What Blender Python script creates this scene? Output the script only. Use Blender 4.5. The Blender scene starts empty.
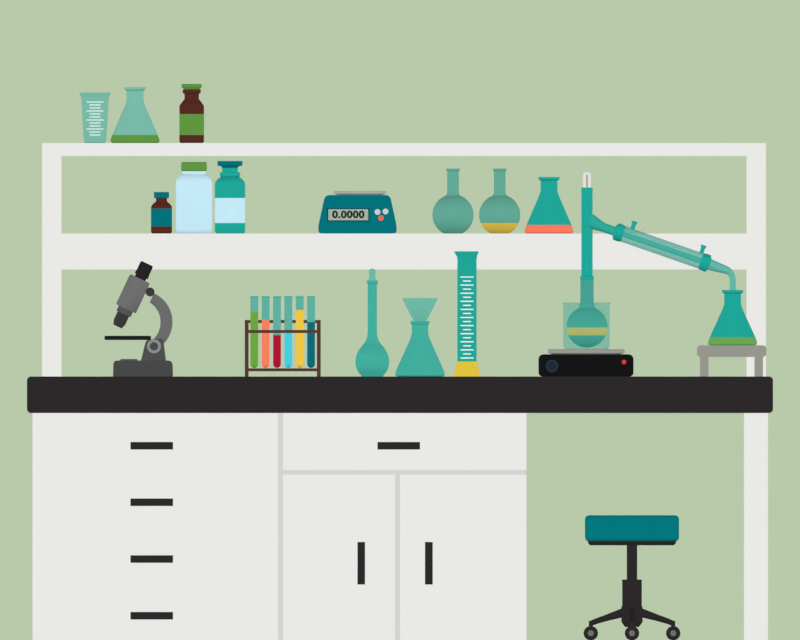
import bpy, bmesh, math
from mathutils import Vector, Matrix

S = 0.0036                       # metres per drawing unit (front elevation drawing)
def X(px): return (px-400.0)*S
def Z(py): return (640.5-py)*S
D_SHELF=-0.165                   # depth of things standing on the shelves
D_TOP=-0.52                      # depth of things on the worktop

sc = bpy.context.scene
sc.view_settings.view_transform='Standard'
sc.view_settings.look='None'

# ---------------------------------------------------------------- materials
def lin(c):
    return c/12.92 if c<=0.04045 else ((c+0.055)/1.055)**2.4
def rgb(h):
    h=h.lstrip('#'); return tuple(lin(int(h[i:i+2],16)/255) for i in (0,2,4))+(1,)
_m={}
def M(h, alpha=1.0):
    k=(h,alpha)
    if k in _m: return _m[k]
    m=bpy.data.materials.new('paint_'+h.strip('#')+('' if alpha==1 else '_glass'))
    m.use_nodes=True; nt=m.node_tree
    b=nt.nodes['Principled BSDF']
    b.inputs['Base Color'].default_value=rgb(h)
    b.inputs['Roughness'].default_value=1.0
    b.inputs['Specular IOR Level'].default_value=0.0
    if alpha<1: b.inputs['Alpha'].default_value=alpha
    _m[k]=m; return m

WHITE='#E9E9E6'; SEAM='#D3D4D2'; DARK='#2D292A'; TEAL='#20A799'; TEAL2='#43AF9F'
PALE='#79BCA9'; DTEAL='#04727B'; BROWN='#562B22'; GREEN='#5F9741'; ICE='#C5EAF8'; SAGE='#62A896'

# ---------------------------------------------------------------- helpers
def group(name, px, py, d):
    e=bpy.data.objects.new(name,None); e.empty_display_size=0.05
    e.location=(X(px),d,Z(py)); sc.collection.objects.link(e); return e

def finish(name, bm, mats, parent=None, smooth=True, org=None, recalc=True):
    if recalc: bmesh.ops.recalc_face_normals(bm, faces=bm.faces[:])
    if parent is not None: org=Vector(parent.location)
    elif org is None:
        xs=[v.co.x for v in bm.verts]; ys=[v.co.y for v in bm.verts]; zs=[v.co.z for v in bm.verts]
        org=Vector(((min(xs)+max(xs))/2,(min(ys)+max(ys))/2,min(zs)))
    bmesh.ops.translate(bm, verts=bm.verts[:], vec=-org)
    me=bpy.data.meshes.new(name); bm.to_mesh(me); bm.free()
    for m in mats: me.materials.append(m)
    if smooth:
        me.polygons.foreach_set('use_smooth',[True]*len(me.polygons))
        me.set_sharp_from_angle(angle=math.radians(35))
    o=bpy.data.objects.new(name,me); sc.collection.objects.link(o)
    if parent is not None: o.parent=parent
    else: o.location=org
    return o

def catmull(pts, n=6):
    out=[]
    for i in range(len(pts)-1):
        p0=pts[max(i-1,0)];p1=pts[i];p2=pts[i+1];p3=pts[min(i+2,len(pts)-1)]
        for k in range(n):
            t=k/n
            out.append(tuple(0.5*((2*b)+(-a+c)*t+(2*a-5*b+4*c-d)*t*t+(-a+3*b-3*c+d)*t**3)
                       for a,b,c,d in zip(p0,p1,p2,p3)))
    out.append(tuple(pts[-1])); return out

def lathe(name, cx, d, prof, col, bands=(), parent=None, recess=3, wall=1.2, seg=64, alpha=1.0, close=True):
    """prof: (radius, height) outline from rim to foot. bands: (y0,y1,colour)"""
    prof=[tuple(p) for p in prof]
    cuts=sorted({b for bb in bands for b in bb[:2]})
    out=[]
    for a,b in zip(prof,prof[1:]):
        out.append(a)
        for c in cuts:
            lo,hi=a[1],b[1]
            if lo+1e-4<c<hi-1e-4:
                t=(c-lo)/(hi-lo); out.append((a[0]+(b[0]-a[0])*t,c))
    out.append(prof[-1])
    prof=out
    nin=0
    if close:
        if recess and prof[0][0]>wall+0.3:
            r0,y0=prof[0]
            rin=min([p[0] for p in prof if p[1]<=y0+recess])-wall
            pre=[(0,y0+recess),(rin,y0+recess),(max(rin,0.2),y0+0.4),(r0-0.5,y0)]
            prof=pre+prof; nin=3
        elif prof[0][0]>0: prof=[(0,prof[0][1])]+prof
        if prof[-1][0]>0: prof=prof+[(0,prof[-1][1])]
    bm=bmesh.new(); rings=[]
    for r,y in prof:
        if r<=1e-6: rings.append([bm.verts.new((X(cx),d,Z(y)))])
        else:
            rings.append([bm.verts.new((X(cx)+r*S*math.cos(2*math.pi*i/seg), d+r*S*math.sin(2*math.pi*i/seg), Z(y))) for i in range(seg)])
    mats=[M(col,alpha)]+[M(b[2],alpha) for b in bands]
    for k,(A,B) in enumerate(zip(rings,rings[1:])):
        ym=(prof[k][1]+prof[k+1][1])/2; mi=0
        if k>=nin:
            for j,b in enumerate(bands):
                if b[0]-1e-6<=ym<=b[1]+1e-6: mi=j+1
        for i in range(seg):
            j=(i+1)%seg
            if len(A)==1 and len(B)==1: continue
            if len(A)==1: f=bm.faces.new((A[0],B[j],B[i]))
            elif len(B)==1: f=bm.faces.new((A[i],A[j],B[0]))
            else: f=bm.faces.new((A[i],A[j],B[j],B[i]))
            f.material_index=mi
    return finish(name,bm,mats,parent)

def rrect(x0,y0,x1,y1,r=0,n=6):
    if isinstance(r,(int,float)): r=(r,)*4   # tl,tr,br,bl
    cs=[(x0,y0,1,1,180),(x1,y0,-1,1,270),(x1,y1,-1,-1,0),(x0,y1,1,-1,90)]
    pts=[]
    for (x,y,sx,sy,a0),rr in zip(cs,r):
        if rr<=0: pts.append((x,y)); continue
        cx,cy=x+sx*rr,y+sy*rr
        for k in range(n+1):
            a=math.radians(a0+90*k/n); pts.append((cx+rr*math.cos(a),cy+rr*math.sin(a)))
    return pts

def rpoly(pts, r, n=6):
    out=[]; N=len(pts)
    for i in range(N):
        p=Vector(pts[i]);a=Vector(pts[i-1]);b=Vector(pts[(i+1)%N])
        rr=r[i] if isinstance(r,(list,tuple)) else r
        if rr<=0: out.append(tuple(p)); continue
        pa=p+(a-p).normalized()*min(rr,(a-p).length*.49); pb=p+(b-p).normalized()*min(rr,(b-p).length*.49)
        for k in range(n+1):
            t=k/n; q=pa*(1-t)**2+p*2*t*(1-t)+pb*t*t; out.append((q.x,q.y))
    return out

def prism(name, pts, d0, d1, col, parent=None, bevel=0.0, alpha=1.0):
    bm=bmesh.new()
    A=[bm.verts.new((X(x),d0,Z(y))) for x,y in pts]
    B=[bm.verts.new((X(x),d1,Z(y))) for x,y in pts]
    bm.faces.new(A); bm.faces.new(B[::-1])
    n=len(pts)
    for i in range(n): bm.faces.new((A[i],B[i],B[(i+1)%n],A[(i+1)%n]))
    if bevel>0:
        bmesh.ops.recalc_face_normals(bm,faces=bm.faces[:])
        es=[e for e in bm.edges if abs(e.verts[0].co.y-e.verts[1].co.y)<1e-9]
        bmesh.ops.bevel(bm,geom=es,offset=bevel,segments=2,affect='EDGES',profile=0.5)
    return finish(name,bm,[M(col,alpha)],parent)

def box(name,x0,y0,x1,y1,d0,d1,col,parent=None,bevel=0.0):
    return prism(name,[(x0,y0),(x1,y0),(x1,y1),(x0,y1)],d0,d1,col,parent,bevel)

def tube(name, pts, rad, col, parent=None, seg=32, alpha=1.0, caps=True):
    """pts: (x,y[,depth]) stations in drawing units/depth; rad per station in drawing units."""
    P=[Vector((X(p[0]),p[2],Z(p[1]))) for p in pts]
    bm=bmesh.new(); rings=[]; prev=None
    for i,p in enumerate(P):
        t=(P[min(i+1,len(P)-1)]-P[max(i-1,0)])
        if t.length<1e-9: t=P[-1]-P[0]
        t.normalize()
        if prev is None:
            ref=Vector((0,1,0)) if abs(t.y)<0.9 else Vector((1,0,0))
            u=t.cross(ref).normalized()
        else: u=(prev-t*prev.dot(t)).normalized()
        prev=u; v=t.cross(u)
        r=(rad[i] if isinstance(rad,(list,tuple)) else rad)*S
        rings.append([bm.verts.new(p+u*r*math.cos(2*math.pi*k/seg)+v*r*math.sin(2*math.pi*k/seg)) for k in range(seg)])
    for A,B in zip(rings,rings[1:]):
        for k in range(seg): bm.faces.new((A[k],A[(k+1)%seg],B[(k+1)%seg],B[k]))
    if caps: bm.faces.new(rings[0][::-1]); bm.faces.new(rings[-1])
    return finish(name,bm,[M(col,alpha)],parent)

def ticks(name, cx, d, rfun, rows, parent, col='#F2FBF8', th=0.9):
    """printed graduation marks, thin bands wrapped on the glass: rows=(y, xl, xr)"""
    bm=bmesh.new()
    for y,xl,xr in rows:
        r=rfun(y)+0.15
        a0=math.asin(max(-1,min(1,(xl-cx)/r))); a1=math.asin(max(-1,min(1,(xr-cx)/r)))
        n=8; prev=None
        for k in range(n+1):
            a=a0+(a1-a0)*k/n
            q=[bm.verts.new((X(cx)+r*S*math.sin(a), d-r*S*math.cos(a), Z(y+s*th/2))) for s in (-1,1)]
            if prev: bm.faces.new((prev[0],q[0],q[1],prev[1]))
            prev=q
    return finish(name,bm,[M(col)],parent,smooth=False)

# ---------------------------------------------------------------- room
def plane(name, pts, col):
    bm=bmesh.new(); bm.faces.new([bm.verts.new(p) for p in pts])
    return finish(name,bm,[M(col)],None,smooth=False,org=Vector((0,0,0)),recalc=False)
plane('wall_back',[(-6,0,0),(6,0,0),(6,0,3.4),(-6,0,3.4)],'#B8CAAA')
plane('floor',[(-6,-6,0),(6,-6,0),(6,0,0),(-6,0,0)],'#A9B79C')

# ---------------------------------------------------------------- lab bench
FR=-0.72
b=group('lab_bench',400,640.5,-0.38)
prism('worktop',rrect(27,376.5,773,413,4),-0.76,-0.01,DARK,b)
box('cabinet_carcass',33,413,526,640.5,FR,-0.02,SEAM,b)
f0,f1=FR-0.018,FR
box('drawer_stack_front',32.5,413,278,640.5,f0,f1,WHITE,b)
box('drawer_front',283,413,526.5,470,f0,f1,WHITE,b)
box('cupboard_door_1',283,474.5,395,640.5,f0,f1,WHITE,b)
box('cupboard_door_2',400,474.5,526.5,640.5,f0,f1,WHITE,b)
def handle(i,x0,y0,x1,y1):
    box('handle_%d'%i,x0,y0,x1,y1,f0-0.024,f0-0.014,DARK,b)
    if x1-x0>y1-y0:
        for k,xx in enumerate((x0+4,x1-8)): box('handle_%d_post_%d'%(i,k),xx,y0+1.5,xx+4,y1-1.5,f0-0.014,f0,DARK,b)
    else:
        for k,yy in enumerate((y0+4,y1-8)): box('handle_%d_post_%d'%(i,k),x0+1.5,yy,x1-1.5,yy+4,f0-0.014,f0,DARK,b)
for i,y in enumerate((442,498.5,555.3,612)): handle(i+1,130.5,y,173,y+7.5)
handle(5,377.5,442,420,449.5)
handle(6,357.5,542,365,584.5); handle(7,425,542,432.7,584.5)
box('end_panel_leg',744,413,768,640.5,FR,-0.02,WHITE,b)

# ---------------------------------------------------------------- shelf
s=group('storage_shelf',404,376.5,-0.165)
s0,s1=-0.30,-0.02
box('upright_1',42,156,61.5,376.5,s0,s1,WHITE,s)
box('upright_2',746.5,156,766,376.5,s0,s1,WHITE,s)
box('shelf_board_1',42,143,766,156,s0,s1,WHITE,s)
box('shelf_board_2',61.5,233.5,746.5,269.5,s0,s1,WHITE,s)

# ---------------------------------------------------------------- top shelf objects
g=group('graduated_beaker',95,143,D_SHELF)
rb=lambda y: 13.8-(y-97)*2.6/44
lathe('glass',95,D_SHELF,[(15.6,92.5),(15.4,94),(14,96.5),(rb(98),98),(rb(140),140),(10.5,142.4),(9.5,143)],PALE,parent=g,recess=30)
ticks('graduations',95,D_SHELF,rb,[(102+i*3.0,(86.5 if i%3==0 else 89.5),(103.5 if i%3==0 else 100.5)) for i in range(12)],g)

def erlen(cx,top,bot,nr,rr,br,sh,col,liq=None,rec=6,d=D_SHELF):
    prof=[(rr,top),(rr,top+2.6),(nr,top+3.6),(nr,sh-3)]
    prof+=catmull([(nr,sh-3),(nr+0.6,sh),(nr+2,sh+4)],4)[1:]
    prof+=catmull([(br-2.2,bot-9),(br-0.4,bot-4),(br,bot-2),(br-0.8,bot-0.5),(br-2.5,bot)],4)
    bands=[] if not liq else [(liq[0],bot,liq[1])]
    return lathe('erlenmeyer_flask',cx,d,prof,col,bands,recess=rec)
erlen(135,87,143,8.6,10.6,24.5,103,PALE,(135,GREEN))
lathe('brown_reagent_bottle',191.7,D_SHELF,[(9,84),(10.2,84.8),(10.2,87),(8,89),(8,89.3),(9,89.4),(9,93),(7.2,94),(7.2,99)]+catmull([(7.2,99),(9.5,102),(12,105.5),(12.3,109)],4)[1:]+[(12.3,141.5),(11,143)],BROWN,[(84,89.3,GREEN),(114,135,GREEN)],recess=0)

# ---------------------------------------------------------------- middle shelf objects
B=233.5
lathe('brown_reagent_bottle',161.5,D_SHELF,[(7,192),(7.6,192.8),(7.6,197.5),(7,198),(5.5,198.3),(5.5,201.5)]+catmull([(5.5,201.5),(8,203.5),(10,206),(10.5,208.5)],4)[1:]+[(10.5,232),(9.3,B)],BROWN,[(192,198,DTEAL),(208.5,226.5,DTEAL)],recess=0)
lathe('wide_mouth_jar',194,D_SHELF,[(11.5,162),(12.8,163),(12.8,170),(12,171),(11.6,171.2),(11.6,174)]+catmull([(11.6,174),(15,176.5),(17.5,180),(18.2,184)],4)[1:]+[(18.2,229),(17.3,232),(15.5,B)],ICE,[(162,171.1,GREEN)],recess=0)
lathe('stoppered_bottle',230,D_SHELF,[(12.3,161),(12.5,161.6),(12.5,165.5),(8.3,166.5),(7.8,168),(7.8,172),(10.2,172.3),(10.2,176),(9,177)]+catmull([(9,177),(12,179),(14.6,182),(15.2,186)],4)[1:]+[(15.2,231.5),(13.8,B)],TEAL,[(161,168,DTEAL),(198,223,ICE)],recess=0)

# digital scale
g=group('digital_scale',357.5,B,D_SHELF)
prism('housing',rpoly([(325,195),(390,195),(396.7,226),(396.7,B),(318.3,B),(318.3,226)],[5,5,4,4,4,4]),D_SHELF-0.11,D_SHELF+0.11,DTEAL,g)
lathe('weighing_pan',360,D_SHELF,[(25.5,191),(26.3,191.8),(26.3,193.5),(22,195)],'#A9ADA8',parent=g,recess=0)
fd=D_SHELF-0.11
prism('display_bezel',rrect(327,208,369.5,221.5,1),fd-0.002,fd,'#0A4B52',g)
prism('display',rrect(328.3,209.2,368.2,220.3,0.6),fd-0.004,fd-0.002,'#A3B3A1',g)
cu=bpy.data.curves.new('readout','FONT'); cu.body='0.0000'; cu.size=9.8*S; cu.align_x='CENTER'; cu.align_y='CENTER'; cu.extrude=0.0004; cu.offset=0.0015
cu.space_character=1.08
to=bpy.data.objects.new('readout',cu); sc.collection.objects.link(to); to.scale=(1.12,1,1)
to.rotation_euler=(math.pi/2,0,0)
to.location=(X(348.3)-g.location.x, fd-0.0046-g.location.y, Z(214.8)-g.location.z)
to.parent=g; cu.materials.append(M('#1D2524'))
for i,(x,y,c,r) in enumerate([(377.5,212,'#C9CFCC',2.9),(385.5,211.5,'#C9CFCC',2.9),(381,218,'#F06A50',2.7)]):
    tube('button_%d'%(i+1),[(x,y,fd-0.005),(x,y,fd)],r,c,g)

def bulb(cx,cy,r,nw,top,bot,rr):
    pr=[(rr,top),(rr,top+2),(nw,top+2.6)]
    t0=math.asin((nw+1.2)/r); t1=math.acos(-(bot-cy)/r)
    pr.append((nw,cy-r*math.cos(t0)-3))
    for k in range(25):
        t=t0+(t1-t0)*k/24; pr.append((r*math.sin(t),cy-r*math.cos(t)))
    pr[-1]=(pr[-1][0],bot)
    return pr
lathe('round_bottom_flask',453,D_SHELF,bulb(453,215,20.6,5.8,168.5,B,6.8),SAGE,recess=6)
lathe('round_bottom_flask',499.7,D_SHELF,bulb(499.7,215,20.6,5.8,168.5,B,6.8),SAGE,[(223,B,'#DDBE4B')],recess=6)
erlen(549,177,B,8.4,10.6,24.5,193,TEAL,(225,'#FB7B5F'))

# ---------------------------------------------------------------- microscope
D=D_TOP
T=376.5
g=group('microscope',143,T,D)
prism('foot',rpoly([(113.5,360.5),(172.5,360.5),(173,T),(113,T)],[4,5,1,1]),D-0.09,D+0.09,'#484848',g)
lathe('illuminator_lens',129,D,[(8,359),(9,360.5)],'#5A5A5A',parent=g,recess=0)
prism('stage',rrect(104.5,335.8,151,340,1.2),D-0.075,D+0.075,'#1F1F20',g)
# curved arm
pts=[]
cx,cy=141,322
for k in range(25):
    a=math.radians(-66+(126)*k/24); pts.append((cx+31.5*math.cos(a),cy+31.5*math.sin(a)))
for k in range(25):
    a=math.radians(60-(126)*k/24); th=10+2*math.sin(math.pi*k/24); pts.append((cx+(31.5-th)*math.cos(a),cy+(31.5-th)*math.sin(a)))
prism('arm',pts,D-0.028,D+0.028,'#6B6B6B',g,bevel=0.003)
prism('arm_pillar',rpoly([(146,340),(163,338),(166,360.5),(141,360.5)],[3,3,0,0]),D-0.03,D+0.03,'#4F4F4F',g)
tube('focus_knob_outer',[(154,346.3,D-0.055),(154,346.3,D+0.055)],7,'#8C8C8C',g)
tube('focus_knob_inner',[(154,346.3,D-0.062),(154,346.3,D+0.062)],4.2,'#4A4A4A',g)
tube('tube_pivot',[(150,292,D-0.04),(150,292,D+0.04)],4.5,'#3A3A3A',g)
ax0=Vector((147.2,263.5)); ax1=Vector((117.5,326.5)); L=(ax1-ax0)
def ap(t): q=ax0+L*t; return (q.x,q.y,D)
tube('eyepiece',[ap(0),ap(0.02),ap(0.13),ap(0.2)],[5.8,6.8,6.8,7.4],'#262324',g)
tube('eyepiece_tube',[ap(0.19),ap(0.29)],[5.8,5.8],'#262324',g)
tube('body_tube',[ap(0.24),ap(0.27),ap(0.70),ap(0.72)],[10.2,11,11,10.2],'#6F6F6F',g)
tube('nosepiece',[ap(0.72),ap(0.80)],[7.8,7.8],'#555555',g)
tube('objective',[ap(0.80),ap(0.93),ap(1.0)],[6.3,6.3,4.6],'#3A3A3B',g)

# ---------------------------------------------------------------- test tube rack
g=group('test_tube_rack',282.8,T,D)
RK='#553A33'
for i,(dd) in enumerate((D-0.04,D+0.04)):
    for j,x in enumerate((246.7,318.8)):
        box('post_%d_%d'%(i,j),x-1.9,320,x+1.9,T,dd-0.006,dd+0.006,RK,g)
for j,x in enumerate((246.7,318.8)):
    box('side_rail_%d'%j,x-1.9,371,x+1.9,374.5,D-0.034,D+0.034,RK,g)
box('front_rail',248.6,330,316.9,333,D-0.044,D-0.036,RK,g)
box('back_rail',248.6,320,316.9,323,D+0.036,D+0.044,RK,g)
box('base_shelf',248.6,368.3,316.9,371.3,D-0.046,D+0.046,RK,g)
cols=[('#6FA73F',312),('#FB8062',320),('#B01634',335),('#45CFE4',332),('#F0C846',310),('#0C6B78',322)]
for i,(c,ly) in enumerate(cols):
    x=254.3+i*11.35
    pr=[(4.3,296),(4.3,297.2),(3.9,297.6),(3.9,364)]
    for k in range(1,9):
        a=math.pi/2*k/8; pr.append((3.9*math.cos(a),364+3.9*math.sin(a)))
    lathe('test_tube_%d'%(i+1),x,D,pr,'#5FB0A0',[(ly,370,c)],parent=g,recess=4,seg=32,wall=0.8)

# ---------------------------------------------------------------- volumetric flask with stopper
g=group('volumetric_flask',372.3,T,D)
pr=[(5.6,280.5),(5.6,283),(4.6,284),(4.6,328)]+catmull([(4.6,328),(5.0,336),(7.5,342.5),(12,348),(15.6,354.5),(16.9,362),(15.6,369),(12,374.5),(10.5,T)],5)[1:]
lathe('glass',372.3,D,pr,TEAL2,parent=g,recess=0)
lathe('stopper',372.3,D,catmull([(0.1,268.6),(2.6,269.4),(3.6,272),(2.9,276),(3.6,279),(4.4,280.5)],4),'#6CBCAA',parent=g,recess=0)

# ---------------------------------------------------------------- funnel in erlenmeyer
erlen(420,321,T,8.2,9.6,24.8,336,TEAL2,rec=26,d=D)
g=group('funnel',420,345,D)
lathe('funnel_cone',420,D,[(17.3,298),(17.3,299.6),(6.6,320.5),(4.2,325),(3.2,344)],'#72BEAB',parent=g,recess=0)

# ---------------------------------------------------------------- graduated cylinder
g=group('graduated_cylinder',467,T,D)
lathe('glass_tube',467,D,[(11.6,251.3),(11.4,253),(10,256.5),(9.6,259),(9.6,362)],TEAL,parent=g,recess=12)
prism('spout',[(453.8,251.5),(458,251.5),(458.2,258.5)],D-0.008,D+0.008,TEAL,g)
lathe('foot',467,D,[(10.2,361.5),(10.2,363),(12.5,373),(13.5,375),(13.5,T)],'#E3C33F',parent=g,recess=0)
ticks('graduations',467,D,lambda y:9.6,[(277+i*4.05,(460.5 if i%2==0 else 463),(473.5 if i%2==0 else 471)) for i in range(21)],g,th=1.1)

# ---------------------------------------------------------------- hot plate
g=group('hot_plate',586,T,D)
prism('housing',rrect(538.5,354.3,633.5,T,(5,5,4,4)),D-0.155,D+0.155,'#161616',g,bevel=0.004)
lathe('heating_plate',586.3,D,[(37.5,349.2),(38.3,350),(38.3,353),(34,354.3)],'#9A9A92',parent=g,recess=0)
fd=D-0.155
tube('dial',[(552,366,fd-0.012),(552,366,fd)],6.2,'#2A3742',g)
tube('dial_cap',[(552,366,fd-0.014),(552,366,fd-0.012)],4.4,'#1D2A36',g)
tube('indicator_light',[(624,362,fd-0.004),(624,362,fd)],2.3,'#D8402F',g)

# beaker (water bath)
lathe('beaker',586.5,D,[(24.4,302.5),(23.4,304.5),(23.2,306),(23.2,346),(22,348.6),(20.5,349.2),(0,349.2)],'#45AE9C',alpha=0.36,close=False)

# ---------------------------------------------------------------- distillation apparatus
g=group('distillation_apparatus',587,348.5,D)
pr=[(6.6,278),(6.6,300)]
r=20.6;cy=327
t0=math.asin(8.4/r)
pr.append((7.2,304))
for k in range(29):
    t=t0+(math.pi-t0)*k/28; pr.append((r*math.sin(t),cy-r*math.cos(t)))
lathe('boiling_flask',587,D,pr,'#46A090',[(327.5,335.3,'#D2BC4C')],parent=g,recess=0)
lathe('column',587,D,[(5.6,187.5),(5.6,276),(6.9,276.5),(6.9,280),(5,281)],TEAL,parent=g,recess=3)
lathe('thermometer',587,D,catmull([(0.1,171),(2.6,172),(3.9,175),(4,180),(4,190)],4),'#DDE4DE',parent=g,recess=0)
tube('thermometer_capillary',[(587,174.5,D-4.0*S),(587,187.4,D-4.0*S)],0.8,'#C08884',g)
tube('side_arm',[(590,221.5,D),(596,224,D),(603,227.3,D),(622,234,D)],[8,6.2,4.6,4.4],'#2FAB9C',g)
A=(616,231.5,D);Bq=(708,263.5,D)
def q(t,o=0):
    dx,dy=Bq[0]-A[0],Bq[1]-A[1]; l=math.hypot(dx,dy); return (A[0]+dx*t+dy/l*o,A[1]+dy*t-dx/l*o,D)
tube('condenser_inner_tube',[q(-0.02),q(1.02)],2.8,'#1E9C90',g)
tube('condenser_jacket',[q(0),q(1)],8,'#55B7A6',g,alpha=0.6,caps=False)
tube('condenser_collar_1',[q(-0.02),q(0),q(0.05),q(0.08)],[5.5,8.8,8.8,8],TEAL,g)
tube('condenser_collar_2',[q(0.92),q(0.95),q(1.0),q(1.02)],[8,8.8,8.8,5.5],TEAL,g)
for i,t in enumerate((0.15,0.9)):
    tube('hose_port_%d'%i,[q(t,7),q(t,13.5),q(t,13.6),q(t,16)],[2.1,2.1,3,2.6],TEAL,g)
cv=catmull([(706,263,D),(714,266,D),(722,268.6,D),(729,271.5,D),(732.3,277,D),(732.8,285,D),(732.8,295,D)],6)
n=len(cv); tube('receiver_adapter',cv,[5.6-3*min(1,i/(n*0.6)) +0.4 for i in range(n)],'#62B7A6',g)

# receiving flask on stand
F=345.3
erlen(732.6,290,F,8.4,10.6,24.6,306,TEAL,(337,'#6AA856'),rec=10,d=D)
g=group('metal_stand',731.5,T,D)
GR='#96968D'
prism('top_plate',rrect(697,F,766.3,357,3.5),D-0.1,D+0.1,GR,g)
for i,dd in enumerate((D-0.095,D+0.067)):
    for j,(a,bb) in enumerate((((700,708.5)),((754.5,763)))):
        box('leg_%d_%d'%(i,j),a,357,bb,T,dd,dd+0.028,GR,g)

# ---------------------------------------------------------------- stool
DS=-0.62
g=group('lab_stool',632,640.5,DS)
lathe('seat_cushion',632,DS,catmull([(43,515.3),(45.5,516.2),(47,519),(47,528),(47,537),(45.8,540.3),(44,541)],5),'#04777F',parent=g,recess=0)
lathe('seat_base',632,DS,[(44,541),(44,543),(42,545.3)],DARK,parent=g,recess=0)
lathe('gas_lift',632,DS,[(5.2,545.3),(5.2,579.5)],DARK,parent=g,recess=0)
lathe('gas_lift_sleeve',632,DS,[(9.8,579.5),(9.8,606),(10.6,607),(10.6,622),(7,627)],DARK,parent=g,recess=0)
for i,(ux,uy) in enumerate(((1,0),(-1,0),(0,1),(0,-1))):
    P=[(632+ux*R_,y,DS+uy*R_*S) for R_,y in ((4,611),(10,613),(26,618),(36,621.3),(41.5,623.5))]
    tube('base_leg_%d'%i,P,[4.6,4.4,3.2,2.8,2.6],DARK,g)
    cxp=632+ux*41.2; cd=DS+uy*41.2*S
    tube('caster_stem_%d'%i,[(cxp,621,cd),(cxp,630,cd)],2.0,DARK,g)
    hub=Vector((cxp,633.2))
    for k,off in enumerate((-1,1)):
        c=cd+off*0.012
        tube('caster_wheel_%d_%d'%(i,k),[(hub.x,hub.y,c-0.008),(hub.x,hub.y,c-0.006),(hub.x,hub.y,c+0.006),(hub.x,hub.y,c+0.008)],[6.2,7.2,7.2,6.2],DARK,g)
    tube('caster_hub_%d'%i,[(hub.x,hub.y,cd-0.022),(hub.x,hub.y,cd+0.022)],3.0,'#6D6D6B',g)

# ---------------------------------------------------------------- light: even, shadow-free studio lighting
sc.cycles.diffuse_bounces=0
w=bpy.data.worlds.new('World'); sc.world=w; w.use_nodes=True
w.node_tree.nodes['Background'].inputs[0].default_value=(1,1,1,1)
w.node_tree.nodes['Background'].inputs[1].default_value=0.004
for nm,sx,el,en in (('sun_left',1,20,1.97),('sun_right',-1,20,1.97),('sun_low_left',1,-20,1.36),('sun_low_right',-1,-20,1.36)):
    l=bpy.data.lights.new(nm,'SUN'); l.energy=en; l.use_shadow=False; l.angle=math.radians(60)
    l.cycles.use_multiple_importance_sampling=False
    o=bpy.data.objects.new(nm,l); sc.collection.objects.link(o)
    dv=Vector((sx*math.sin(math.radians(60)),math.cos(math.radians(60)),-math.tan(math.radians(el)))).normalized()
    o.rotation_euler=dv.to_track_quat('-Z','Y').to_euler(); o.location=(-3*sx,-3,2.5 if el>0 else 0.5)

# ---------------------------------------------------------------- camera
c=bpy.data.cameras.new('camera'); c.type='ORTHO'; c.ortho_scale=800*S; c.clip_end=50
co=bpy.data.objects.new('camera',c); sc.collection.objects.link(co)
co.location=(0,-4.5,Z(320)); co.rotation_euler=(math.pi/2,0,0)
sc.camera=co
